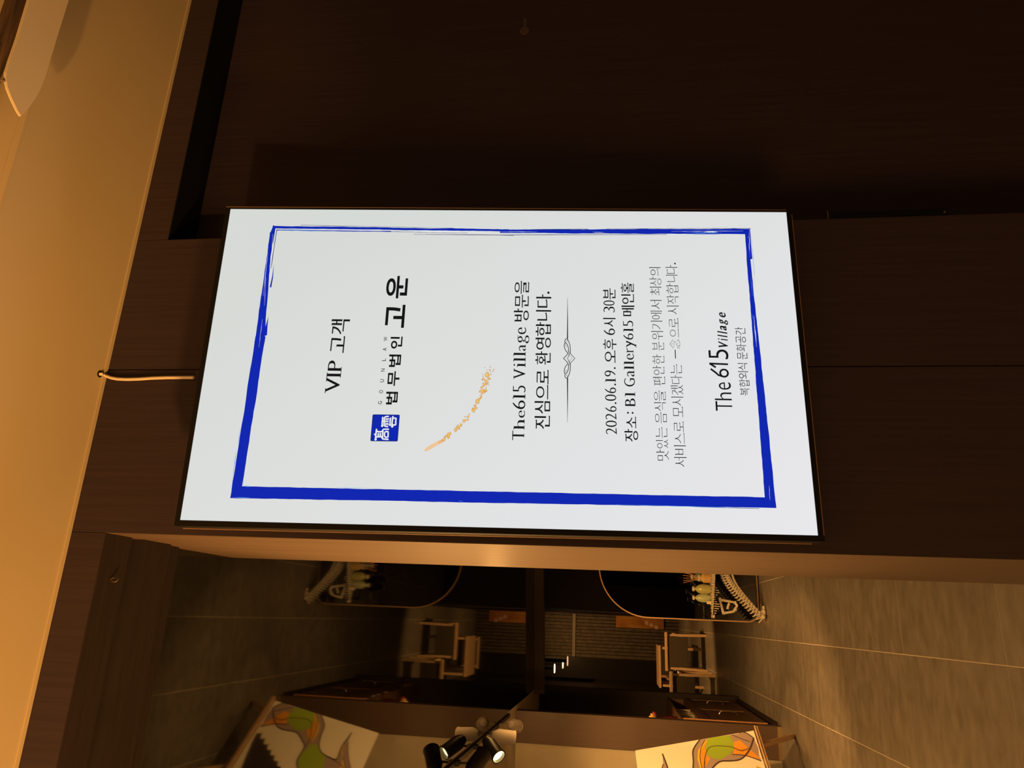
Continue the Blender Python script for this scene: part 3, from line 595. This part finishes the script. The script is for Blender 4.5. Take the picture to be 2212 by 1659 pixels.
MB().box((-.08, .0, 0), (.08, .35, .012)).box((-.015, .02, .012), (.015, .05, 1.1)).build('stand', BLACK, AM)

CN = empty('bone_console', (.44, 6.62, 0)); tag(CN, 'cream console table built of vertebra-like rings on a curved leg arch', 'console')
zt = .53; xl = -.47
top = MB()                               # pointed lace top: plank tapering at its ends
for s in (-1, 1):
    for k in range(26):
        a = k/25; x = s*(.06+a*.40); wdt = .12*(1-a)**.7+.01; th = .028*(1-a)+.008
        top.box((x-.006, -wdt, zt-th), (x+.006, wdt, zt+.004*(k % 2)))
    top.lathe([(0, -.02), (.02, -.01), (.014, 0), (.022, .014), (0, .02)], (s*.475, 0, zt-.012), 10)
top.box((-.06, -.13, zt-.03), (.06, .13, zt)); top.build('lace_top', BONE, CN)
fr = MB()
for s in (-1, 1):
    for k in range(12):
        x = s*(.2+k*.022); fr.bar((x, -.04, zt-.02), (x+s*.004, -.045, zt-.055-.02*sin(k)), .007)
fr.build('hanging_spines', BONE, CN)['kind'] = 'stuff'
stem = MB()
for k in range(5): stem.lathe([(.0, 0), (.055, .001), (.06, .006), (.055, .011), (0, .012)], (0, 0, .40+k*.02), 14)
stem.build('stem', mat('brown_stem', (.2,.14,.1), .5), CN)
def arc(a, s):                           # curved leg from the foot up to the middle
    return Vector((s*(.47-.47*a**.85), 0, .05+.33*sin(a*pi/2)**1.0))
vb = MB(); ra = MB()
for s in (-1, 1):
    for k in range(22):
        a = k/21; p = arc(a, s); q = arc(min(a+.03, 1), s); d = (q-p).normalized() if (q-p).length > 1e-6 else Vector((1,0,0)); nrm = Vector((-d.z, 0, d.x))*(1 if s < 0 else 1)
        if nrm.z < 0: nrm = -nrm
        vb.bar(p-nrm*.012, p+nrm*(.062)+d*.02, .010, .07, side=(0,1,0)); vb.bar(p-nrm*.012, p+nrm*(.055)-d*.022, .008, .05, side=(0,1,0))
    ra.tube([arc(k/12, s)-Vector((0,0,.02)) for k in range(13)], .012, 8); ra.tube([arc(k/12, s)-Vector((0,0,.05*(.3+k/12))) for k in range(13)], .010, 8); ra.tube([arc(k/12, s)+Vector((0,.0,.012)) for k in range(13)], .011, 8)
vb.build('vertebra_rings', BONE, CN)['kind'] = 'stuff'; ra.build('curved_leg', BONE, CN, smooth=True)
for s in (-1, 1):
    ft = MB()
    ft.lathe([(0, -.022), (.02, -.01), (.024, .004), (.014, .02), (.0, .024)], (s*.46, -.02, .036), 12); ft.lathe([(0, -.03), (.022, -.015), (.017, .01), (.024, .03), (0, .04)], (s*.41, .01, .032), 12, (s*.4, 0, .5)); ft.tube([(s*.47, -.02, .04), (s*.43, 0, .022), (s*.36, .03, .022)], .014, 8)
    ft.build('foot', BONE, CN, smooth=True)
ho = MB();  # reflection in the arched mirror, modelled as solid bones
for a, b in (((-.44,.44),(-.31,.47)), ((-.42,.34),(-.36,.30)), ((-.44,.44),(-.42,.34)), ((-.31,.47),(-.33,.33)), ((-.36,.30),(-.33,.33)), ((-.40,.40),(-.34,.38))):
    ho.tube([(a[0], .05, a[1]-.03), (b[0], .05, b[1]-.03)], [.014, .011], 8)
for a in ((-.44,.41),(-.33,.29),(-.40,.29),(-.30,.44)): ho.lathe([(0,-.016),(.014,-.008),(.014,.008),(0,.016)], (a[0], .05, a[1]), 8)
ho.build('bone_reflection', BONE, CN, smooth=True)
# glass bottles and reed diffuser on the console
def bottle(x, y, r, h, col, lab):
    G = mat('bottle_glass', col, .12, spec=.6, coat=.5)
    t = empty('glass_bottle', (.44+x, 6.62+y, zt+.0045)); tag(t, lab, 'bottle', 'glass bottles on the bone console')
    MB().lathe([(0, 0), (r*.8, 0), (r, h*.2), (r, h*.5), (r*.75, h*.72), (r*.35, h*.84), (r*.3, h*.92), (0, h*.92)], (0,0,0), 18).build('body', G, t, smooth=True)
    MB().lathe([(0, h*.92), (r*.5, h*.93), (r*.55, h*.98), (r*.45, h*1.05), (0, h*1.06)], (0,0,0), 12).build('stopper', BONE, t, smooth=True)
bottle(-.215, .0, .05, .17, (.42,.42,.16), 'yellow-green glass bottle left of the reed diffuser')
bottle(-.30, .06, .045, .165, (.42,.48,.28), 'pale green bottle at the left end of the console group')
bottle(.01, -.01, .06, .18, (.22,.36,.2), 'darker green bottle nearest the pier')
bottle(-.09, .115, .05, .17, (.15,.3,.22), 'deep green bottle behind the reed diffuser')
rd = empty('reed_diffuser', (.44-.108, 6.58, zt+.0045)); tag(rd, 'amber reed diffuser with thin orange sticks on the console', 'diffuser')
AMB = mat('amber_glass', (.62,.4,.16), .15, coat=.4)
MB().lathe([(0,0),(.045,0),(.05,.02),(.05,.07),(.03,.09),(.03,.10),(0,.10)], (0,0,0), 18).build('jar', AMB, rd, smooth=True)
MB().lathe([(.03,.1),(.036,.105),(.036,.125),(0,.125)], (0,0,0), 14).build('collar', BONE, rd, smooth=True)
for k, (a, b) in enumerate(((-.055,.0),(-.035,.02),(-.01,-.02),(.02,.02),(.045,-.01),(.055,.02))): MB().tube([(a*.2, b*.2, .10), (a, b, .27)], .0028, 6).build('reed', mat('orange_reed', (.6,.28,.12), .6), rd)
ca = MB().lathe([(0,0),(.016,0),(.016,.045),(0,.047)], (0,0,0), 12).build('candle', mat('ivory_wax', (.8,.68,.5), .5)); ca.location = (.44-.345, 6.585, zt+.0045); tag(ca, 'short ivory candle at the tip of the console top', 'candle')

# orange hangings
OR = vary(mat('orange_painting', (.5,.2,.03), .6), (.42,.13,.015), (.62,.30,.05), (3,1,1.2), 2.4, 5)
def panel_pic(name, x0, x1, z0, z1, y, lab, face=-1):
    t = empty(name, ((x0+x1)/2, y, z0)); tag(t, lab, 'painting'); w2 = (x1-x0)/2
    MB().box((-w2, 0, 0), (w2, .02, z1-z0)).build('canvas', OR, t)
    mb = MB(); r = random.Random(5)
    for k in range(3): mb.lathe([(0,0),(.05,0),(.04,.006),(0,.006)], (w2*(-.7+.35*k), -.0005 if face < 0 else .0205, (z1-z0)*(.15+.1*k)), 10, (0, face, 0))
    mb.build('blossom', mat('pale_pink_paint', (.8,.5,.4), .7), t)
    return t
panel_pic('orange_painting', -.24, .0195, Z(-1.15), Z(-.05), 16.92, 'tall orange painting hanging on the far ribbed wall')
# canvas painting on a pale easel at the left
P0 = Vector((-.905, 5.365, Z(-1.10))); CUP = Vector((-.215, .09, .93)); CL = Vector((-.225, -.25, 0)).normalized()
CNrm = CUP.cross(CL).normalized()
if CNrm.y > 0: CNrm = -CNrm
CUPn = CUP.normalized(); cw, ch = .72, CUP.length
# keep the sheet square: left direction made perpendicular to its upright edge
CL = (CL - CUPn*CL.dot(CUPn)).normalized()
cvs = empty('abstract_painting', tuple(P0)); tag(cvs, 'abstract painting of green discs in an orange ribbon on pale canvas, tilted on an easel', 'painting')
def cpt(a, b, n=0): return CL*a + CUPn*b + CNrm*n
mb = MB(); mb.prism([(0,0),(cw,0),(cw,ch),(0,ch)], lambda a, b, t: cpt(a, b, t), -.025, 0).build('canvas', LINEN, cvs)
def cq(u, v):                            # pixel of the ceiling reflection -> canvas coordinates
    d = ray(u, v); t = (ZM-CAM.z)/d.z; h = CAM+d*t; d2 = Vector((d.x, d.y, -d.z))
    q = h + d2*((P0-h).dot(CNrm)/d2.dot(CNrm)) - P0; return min(max(q.dot(CL), .001), cw-.001), min(max(q.dot(CUPn), .001), ch-.001)
Q_ = lambda pts: [cq(540+x*.14467, 1480+y*.14467) for x, y in pts]
def cpoly(polys, n, name, M, joined=False):
    mb = MB(); o = None
    for p in polys:
        tri = tessellate_polygon([[Vector((a, b, 0)) for a, b in p]]); mb.add([cpt(a, b, n) for a, b in p], [t for t in tri])
        if not joined: o = mb.build(name, M, cvs); mb = MB()
    return o if not joined else mb.build(name, M, cvs)
pm = lambda n, c: mat(n, c, .75)
B1 = [(345,330),(480,272),(690,335),(960,415),(1065,440),(1110,600),(1060,750),(1030,900),(1080,1020),(1260,1110),(1310,1080),(1370,920),(1520,710),(1465,850),(1465,1040),(1510,1300),(1530,1600),(700,1600),(705,1120),(810,930),(780,830),(700,710),(560,680),(450,650),(380,580),(150,625),(200,560),(250,450)]
cpoly([Q_(B1)], .0006, 'painted_ribbon', pm('paint_mushroom', (.36,.27,.24)))
cpoly([Q_([(160,600),(350,485),(560,520),(555,585),(380,580)]), Q_([(375,470),(520,385),(620,430),(580,520),(450,525)]), Q_([(905,640),(960,540),(955,420),(1005,520),(1015,620),(960,760),(895,850),(880,780)]), Q_([(840,690),(890,640),(900,800),(870,790)])], .0010, 'painted_flame', pm('paint_orange', (.75,.33,.03)))
cpoly([Q_([(960,425),(1010,500),(1040,600),(1010,720),(920,850),(905,830),(970,700),(1000,600),(985,520)]), Q_([(1365,960),(1400,870),(1385,1100),(1425,1300),(1340,1300),(1385,1100)])], .0014, 'painted_band', pm('paint_yellow', (.85,.55,.05)))
cpoly([Q_([(690,335),(960,415),(955,540),(905,640),(800,680),(700,680),(600,600),(560,520),(590,430),(640,370)]), Q_([(890,890),(1000,885),(1040,960),(1130,1060),(1110,1180),(1080,1260),(1000,1330),(820,1330),(740,1260),(700,1130),(740,1040),(820,980)])], .0018, 'painted_disc', pm('paint_green', (.30,.44,.03)))
def cline(pts, w):
    return strip(smooth_line(Q_(pts), 3), w)
ln = []
for pts, w_ in (([(340,335),(480,272),(560,290)], .008), ([(1065,440),(1110,600),(1060,750),(1030,900),(1080,1020),(1260,1110),(1310,1080),(1370,920),(1520,710)], .011), ([(710,1237),(705,1120),(810,930),(780,830),(700,710),(560,680),(450,650),(390,590),(350,480),(345,335)], .013), ([(150,625),(380,580),(560,590)], .008), ([(380,390),(560,350),(650,325)], .006), ([(370,480),(450,525),(560,500),(620,490),(800,500),(900,540),(920,640),(890,800),(830,930)], .006), ([(990,450),(1010,560),(980,700),(900,850)], .006), ([(1465,850),(1465,1040),(1500,1237)], .007), ([(1130,1060),(1300,1150),(1400,1237)], .006), ([(1380,900),(1400,1100),(1430,1237)], .004)):
    ln += cline(pts, w_)
cpoly(ln, .0022, 'painted_outline', pm('paint_umber', (.07,.045,.035)), True)['kind'] = 'stuff'
jag = [(20,870)]
for k in range(7): jag += [(100+k*52, 720+k*82), (185+k*46, 700+k*85)]
jag += [(450,1330),(420,1600),(-340,1600)]
cpoly([Q_(jag)], .0006, 'painted_ridge', pm('paint_black', (.03,.02,.018)))
pj = []
for k in range(6): pj.append(Q_([(110+k*52, 715+k*82), (190+k*46, 702+k*85), (198+k*46, 722+k*85), (118+k*52, 726+k*82)]))
cpoly(pj, .0016, 'painted_tip', pm('paint_ochre', (.6,.42,.08)))
# easel under it: a slanted ledge and round legs, following the tilt of the canvas
ez = empty('painting_easel', (-1.05, 5.3, 0)); tag(ez, 'pale wooden easel holding the tilted abstract painting', 'easel')
E0 = ez.location
def eb(p, q, w_, t_, name, side=None): return MB().bar(Vector(p)-E0, Vector(q)-E0, w_, t_, side=side).build(name, OAK, ez, bevel=.003)
a0 = P0 + CL*(-.02) - CUPn*.016 + CNrm*.01; a1 = P0 + CL*(cw+.02) - CUPn*.016 + CNrm*.01
eb(a0, a1, .05, .012, 'ledge', side=CUPn); eb(a0 - CUPn*.017, a1 - CUPn*.017, .03, .010, 'ledge_support', side=CUPn)
foot = Vector((-.955, 5.76, .012))
f1 = on_plane(1714, 1590, (0, 0, .012), (0, 0, 1)); t1 = P0 + CL*.10 - CNrm*.05 + CUPn*.0
eb(f1, P0 + CL*.10 - CNrm*.055 - CUPn*.02, .034, .034, 'leg'); eb(P0 + CL*.10 - CNrm*.055 - CUPn*.02, P0 + CL*.28 - CNrm*.055 + CUPn*.95, .034, .034, 'leg')
fb2 = P0 + CL*.62 - CNrm*.055; eb((fb2.x-.05, fb2.y-.02, .012), fb2 - CUPn*.02, .034, .034, 'leg'); eb(fb2 - CUPn*.02, P0 + CL*.44 - CNrm*.055 + CUPn*.95, .034, .034, 'leg')
rr = P0 + CL*.36 - CNrm*.06 + CUPn*.85; eb((rr.x-.12, rr.y+.42, .012), rr, .03, .03, 'rear_leg')

# cabinet in the niche
cab = empty('sideboard', (-1.14, 7.56, .045)); tag(cab, 'chestnut sideboard with two framed doors in the black niche', 'cabinet')
MB().box((-.16, -1.03, .02), (.15, 1.03, .62)).box((-.16, -1.03, .60), (-.15, 1.03, .80)).box((-.16, -1.03, .62), (.15, -1.01, .80)).box((-.16, 1.01, .62), (.15, 1.03, .80)).build('body', CABW, cab)
MB().box((-.17, -1.04, .80), (.165, 1.04, .82)).build('top', CABW, cab)
MB().box((-.14, -1.0, 0), (.13, 1.0, .02)).build('plinth', BLACK, cab)
for s in (-1, 1):
    d = MB(); y0, y1 = (-1.02, -.004) if s < 0 else (.004, 1.02); d.box((.15, y0, .03), (.158, y1, .61))
    for a in ((y0, y0+.09, .03, .61), (y1-.09, y1, .03, .61), (y0+.09, y1-.09, .03, .09), (y0+.09, y1-.09, .55, .61)): d.box((.158, a[0], a[2]), (.168, a[1], a[3]))
    dd = d.build('door', CABW, cab)
    yc = (y0+y1)/2
    MB().tube([(.168, yc, .22), (.195, yc, .235), (.2, yc, .31), (.195, yc, .385), (.168, yc, .40)], .009, 8).build('handle', BRASS, dd, smooth=True)
tag(MB().box((.15, -1.045, .03), (.17, -1.022, .80)).build('lit_edge_strip', mat('painted_edge_light', (.7,.33,.15), .5), cab), 'near front edge with orange light painted on')  # edge of the side panel; the orange light is put into its colour
# things on the open shelf of the sideboard
bc = [(.55,.33,.26),(.5,.42,.3),(.45,.33,.25),(.6,.5,.36)]
labs = ['narrow pale book at the near end of the sideboard shelf', 'wide beige book standing mid shelf', 'brown book leaning on the wide beige book', 'tall cream book at the far end of the shelf']
for k, (y, h, th) in enumerate(((-.55, .15, .035), (-.25, .165, .09), (-.1, .16, .04), (.2, .16, .045))):
    b = empty('shelf_book', (-1.14+.05, 7.56+y, .045+.621)); tag(b, labs[k], 'book', 'books on the sideboard shelf')
    MB().box((-.07, -th/2, 0), (.07, th/2, h)).build('cover', mat('book_cover', bc[k], .6), b); MB().box((-.066, -th/2+.003, .003), (.072, th/2-.003, h-.003)).build('pages', LINEN, b)
vs = empty('flower_vase', (-1.05, 7.0, .866)); tag(vs, 'dark vase with glowing yellow and red flowers on the sideboard', 'vase')
MB().lathe([(0,0),(.03,0),(.045,.06),(.03,.15),(.022,.18),(0,.18)], (0,0,0), 14).build('vase_body', mat('oxblood_glaze', (.12,.02,.02), .3), vs, smooth=True)
r = random.Random(2)
for k in range(11):
    a = r.random()*6.28; e = r.uniform(.2, 1.1); d = Vector((cos(a)*sin(e), sin(a)*sin(e), cos(e)))
    p = Vector((0,0,.2)); mb = MB(); mb.lathe([(0,0),(.017,.018),(.02,.04),(.008,.062),(0,.066)], p+d*.02, 8, d)
    mb.build('petal', mat('yellow_petal', (.9,.62,.15), .6) if k % 3 else mat('red_petal', (.5,.05,.07), .6), vs, smooth=True)

# dining table and chairs in the far room
dt = empty('dining_table', (-.82, 12.75, 0), .0); tag(dt, 'pale oak dining table between the armchairs', 'table')
MB().box((-.34, -.42, .70), (.34, .42, .735)).build('tabletop', OAK, dt, bevel=.004)
for a in (-.3, .3):
    for b in (-.37, .37): MB().bar((a, b, 0), (a, b, .70), .04).build('leg', OAK, dt)
def armchair(loc, rz, lab):
    t = empty('armchair', loc, rz); tag(t, lab, 'chair', 'oak armchairs round the far table')
    for a in (-1, 1):
        MB().bar((a*.27, -.24, 0), (a*.25, -.2, .66), .034, .04).build('leg', OAK, t); MB().bar((a*.27, .22, 0), (a*.26, .22, .5), .034, .04).build('leg', OAK, t)
        MB().bar((a*.265, -.2, .51), (a*.265, .26, .505), .05, .025).build('armrest', OAK, t)
    MB().box((-.26, -.2, .30), (.26, .25, .34)).build('seat_frame', OAK, t); MB().box((-.24, -.18, .34), (.24, .23, .39)).build('seat', FABRIC, t, bevel=.012)
    MB().box((-.24, -.236, .30), (.24, -.21, .62)).build('backrest', FABRIC, t, bevel=.006); MB().box((-.30, -.255, .625), (.30, -.19, .67)).build('top_rail', OAK, t, bevel=.006)
    return t
armchair((-1.08+.0, 11.1, 0), 0, 'armchair nearest the niche with its upholstered back to the lobby').location = (-1.10, 11.0, 0)
c = bpy.data.objects[[o.name for o in COL.objects if o.name.startswith('armchair')][0]]
for loc, rz, lab in (((-.82, 13.75, 0), pi, 'armchair on the far side of the oak table'), ((-.55, 11.95, 0), .0, 'armchair standing to the right, its back to the lobby')):
    k = copy_tree(c); k.location = loc; k.rotation_euler = (0, 0, rz); k['label'] = lab
bpy.data.objects.remove(k, do_unlink=True) if False else None

# ------------------------------------------------------------------ track lights at the edge of the mirror ceiling
TRX, TRZ = -.945, Z(.905)
tr = MB().box((TRX-.014, 2.2, Z(.9)), (TRX+.014, 5.7, Z(.9249))).build('light_track', mat('track_black', (.02,.018,.018), .4)); tag(tr, 'black lighting track along the edge of the mirror ceiling', 'track')
BH = mat('black_lamp_can', (.035,.03,.028), .35, spec=.5); WH = mat('white_lamp_can', (.75,.66,.55), .5)
GLOW = mat('lamp_lens_glow', (1,.9,.6), .4, emit=(1, .80, .30), es=9); DIMG = mat('lamp_lens_dim', (.7,.5,.3), .4, emit=(1,.6,.25), es=.5)
def spot(y, d, can, lens, lab, power=0, drop=.11, L=.165, r=.047, dx=0):
    d = Vector(d).normalized(); c = Vector((dx, 0, -drop)); t = empty('track_spotlight', (TRX, y, Z(.9))); tag(t, lab, 'spotlight')
    MB().box((-.012, -.035, -.018), (.012, .035, 0)).build('adapter', can, t); MB().tube([(0,0,-.018), (0,0,-drop*.5), c], .007, 8).build('arm', BH if can is BH else can, t, smooth=True)
    cn = MB(); cn.lathe([(0, -L*.55), (r*.55, -L*.5), (r, -L*.2), (r, L*.5), (r*.9, L*.5), (r*.85, L*.36), (0, L*.36)], c, 22, d); cn.build('lamp_can', can, t, smooth=True)
    MB().lathe([(0, L*.38), (r*.84, L*.38), (r*.84, L*.40), (0, L*.40)], c, 20, d).build('lens', lens, t)
    MB().lathe([(r*.9, L*.49), (r*1.06, L*.49), (r*1.06, L*.53), (r*.9, L*.53)], c, 22, d, ring=True).build('rim', can, t)
    if power:
        lp = Vector((TRX, y, Z(.9))) + c + d*(L*.7)
        lamp('SPOT', 'spot_beam', lp, power, lp+d, spot_size=radians(70), spot_blend=.8, shadow_soft_size=.03)
    return t
spot(4.0, (-.45, -.55, -.6), BH, GLOW, 'black spotlight can with a bright yellow lens facing the camera', 40)
spot(3.42, (.5, .65, -.35), BH, GLOW, 'black spotlight can turned away, nearest the left frame edge', 40)
spot(4.5, (-.1, .3, -1), WH, DIMG, 'white spotlight can just beyond the bright black one')
spot(5.1, (-.2, .95, -.2), WH, DIMG, 'farthest white spotlight, seen end on', 12)
# light for the hall
lamp('AREA', 'hall_fill', (-.2, 4.4, Z(.88)), 22, (-.2, 4.4, 0), shape='DISK', size=.9)
lamp('AREA', 'hall_fill_near', (-1.7, 2.9, Z(.88)), 50, (-1.3, 2.4, 0), shape='DISK', size=.7)
lamp('SPOT', 'painting_spot', (-.35, 3.3, Z(.86)), 290, (-1.05, 5.2, Z(-.75)), spot_size=radians(66), spot_blend=.6, shadow_soft_size=.03)
lamp('SPOT', 'console_spot', (-.1, 5.0, Z(.86)), 80, (.1, 6.7, Z(-1.0)), spot_size=radians(50), spot_blend=.7, shadow_soft_size=.03)
lamp('SPOT', 'table_spot', (-.5, 10.0, Z(1.6)), 330, (-.75, 11.9, .7), spot_size=radians(60), spot_blend=.6, shadow_soft_size=.05)
lamp('SPOT', 'niche_spot', (-1.0, 6.9, Z(.6)), 30, (-1.05, 7.0, 1.0), spot_size=radians(60), spot_blend=.6, shadow_soft_size=.02)
lamp('SPOT', 'far_room_lamp', (-.5, 14.2, Z(1.6)), 120, (-.3, 16.6, 1.0), spot_size=radians(110), spot_blend=.8, shadow_soft_size=.2)
lamp('SPOT', 'easel_leg_fill', (-.3, 5.0, Z(.86)), 70, (-.97, 5.72, .15), spot_size=radians(24), spot_blend=.7, shadow_soft_size=.03)  # unseen narrow spot added to brighten the easel leg
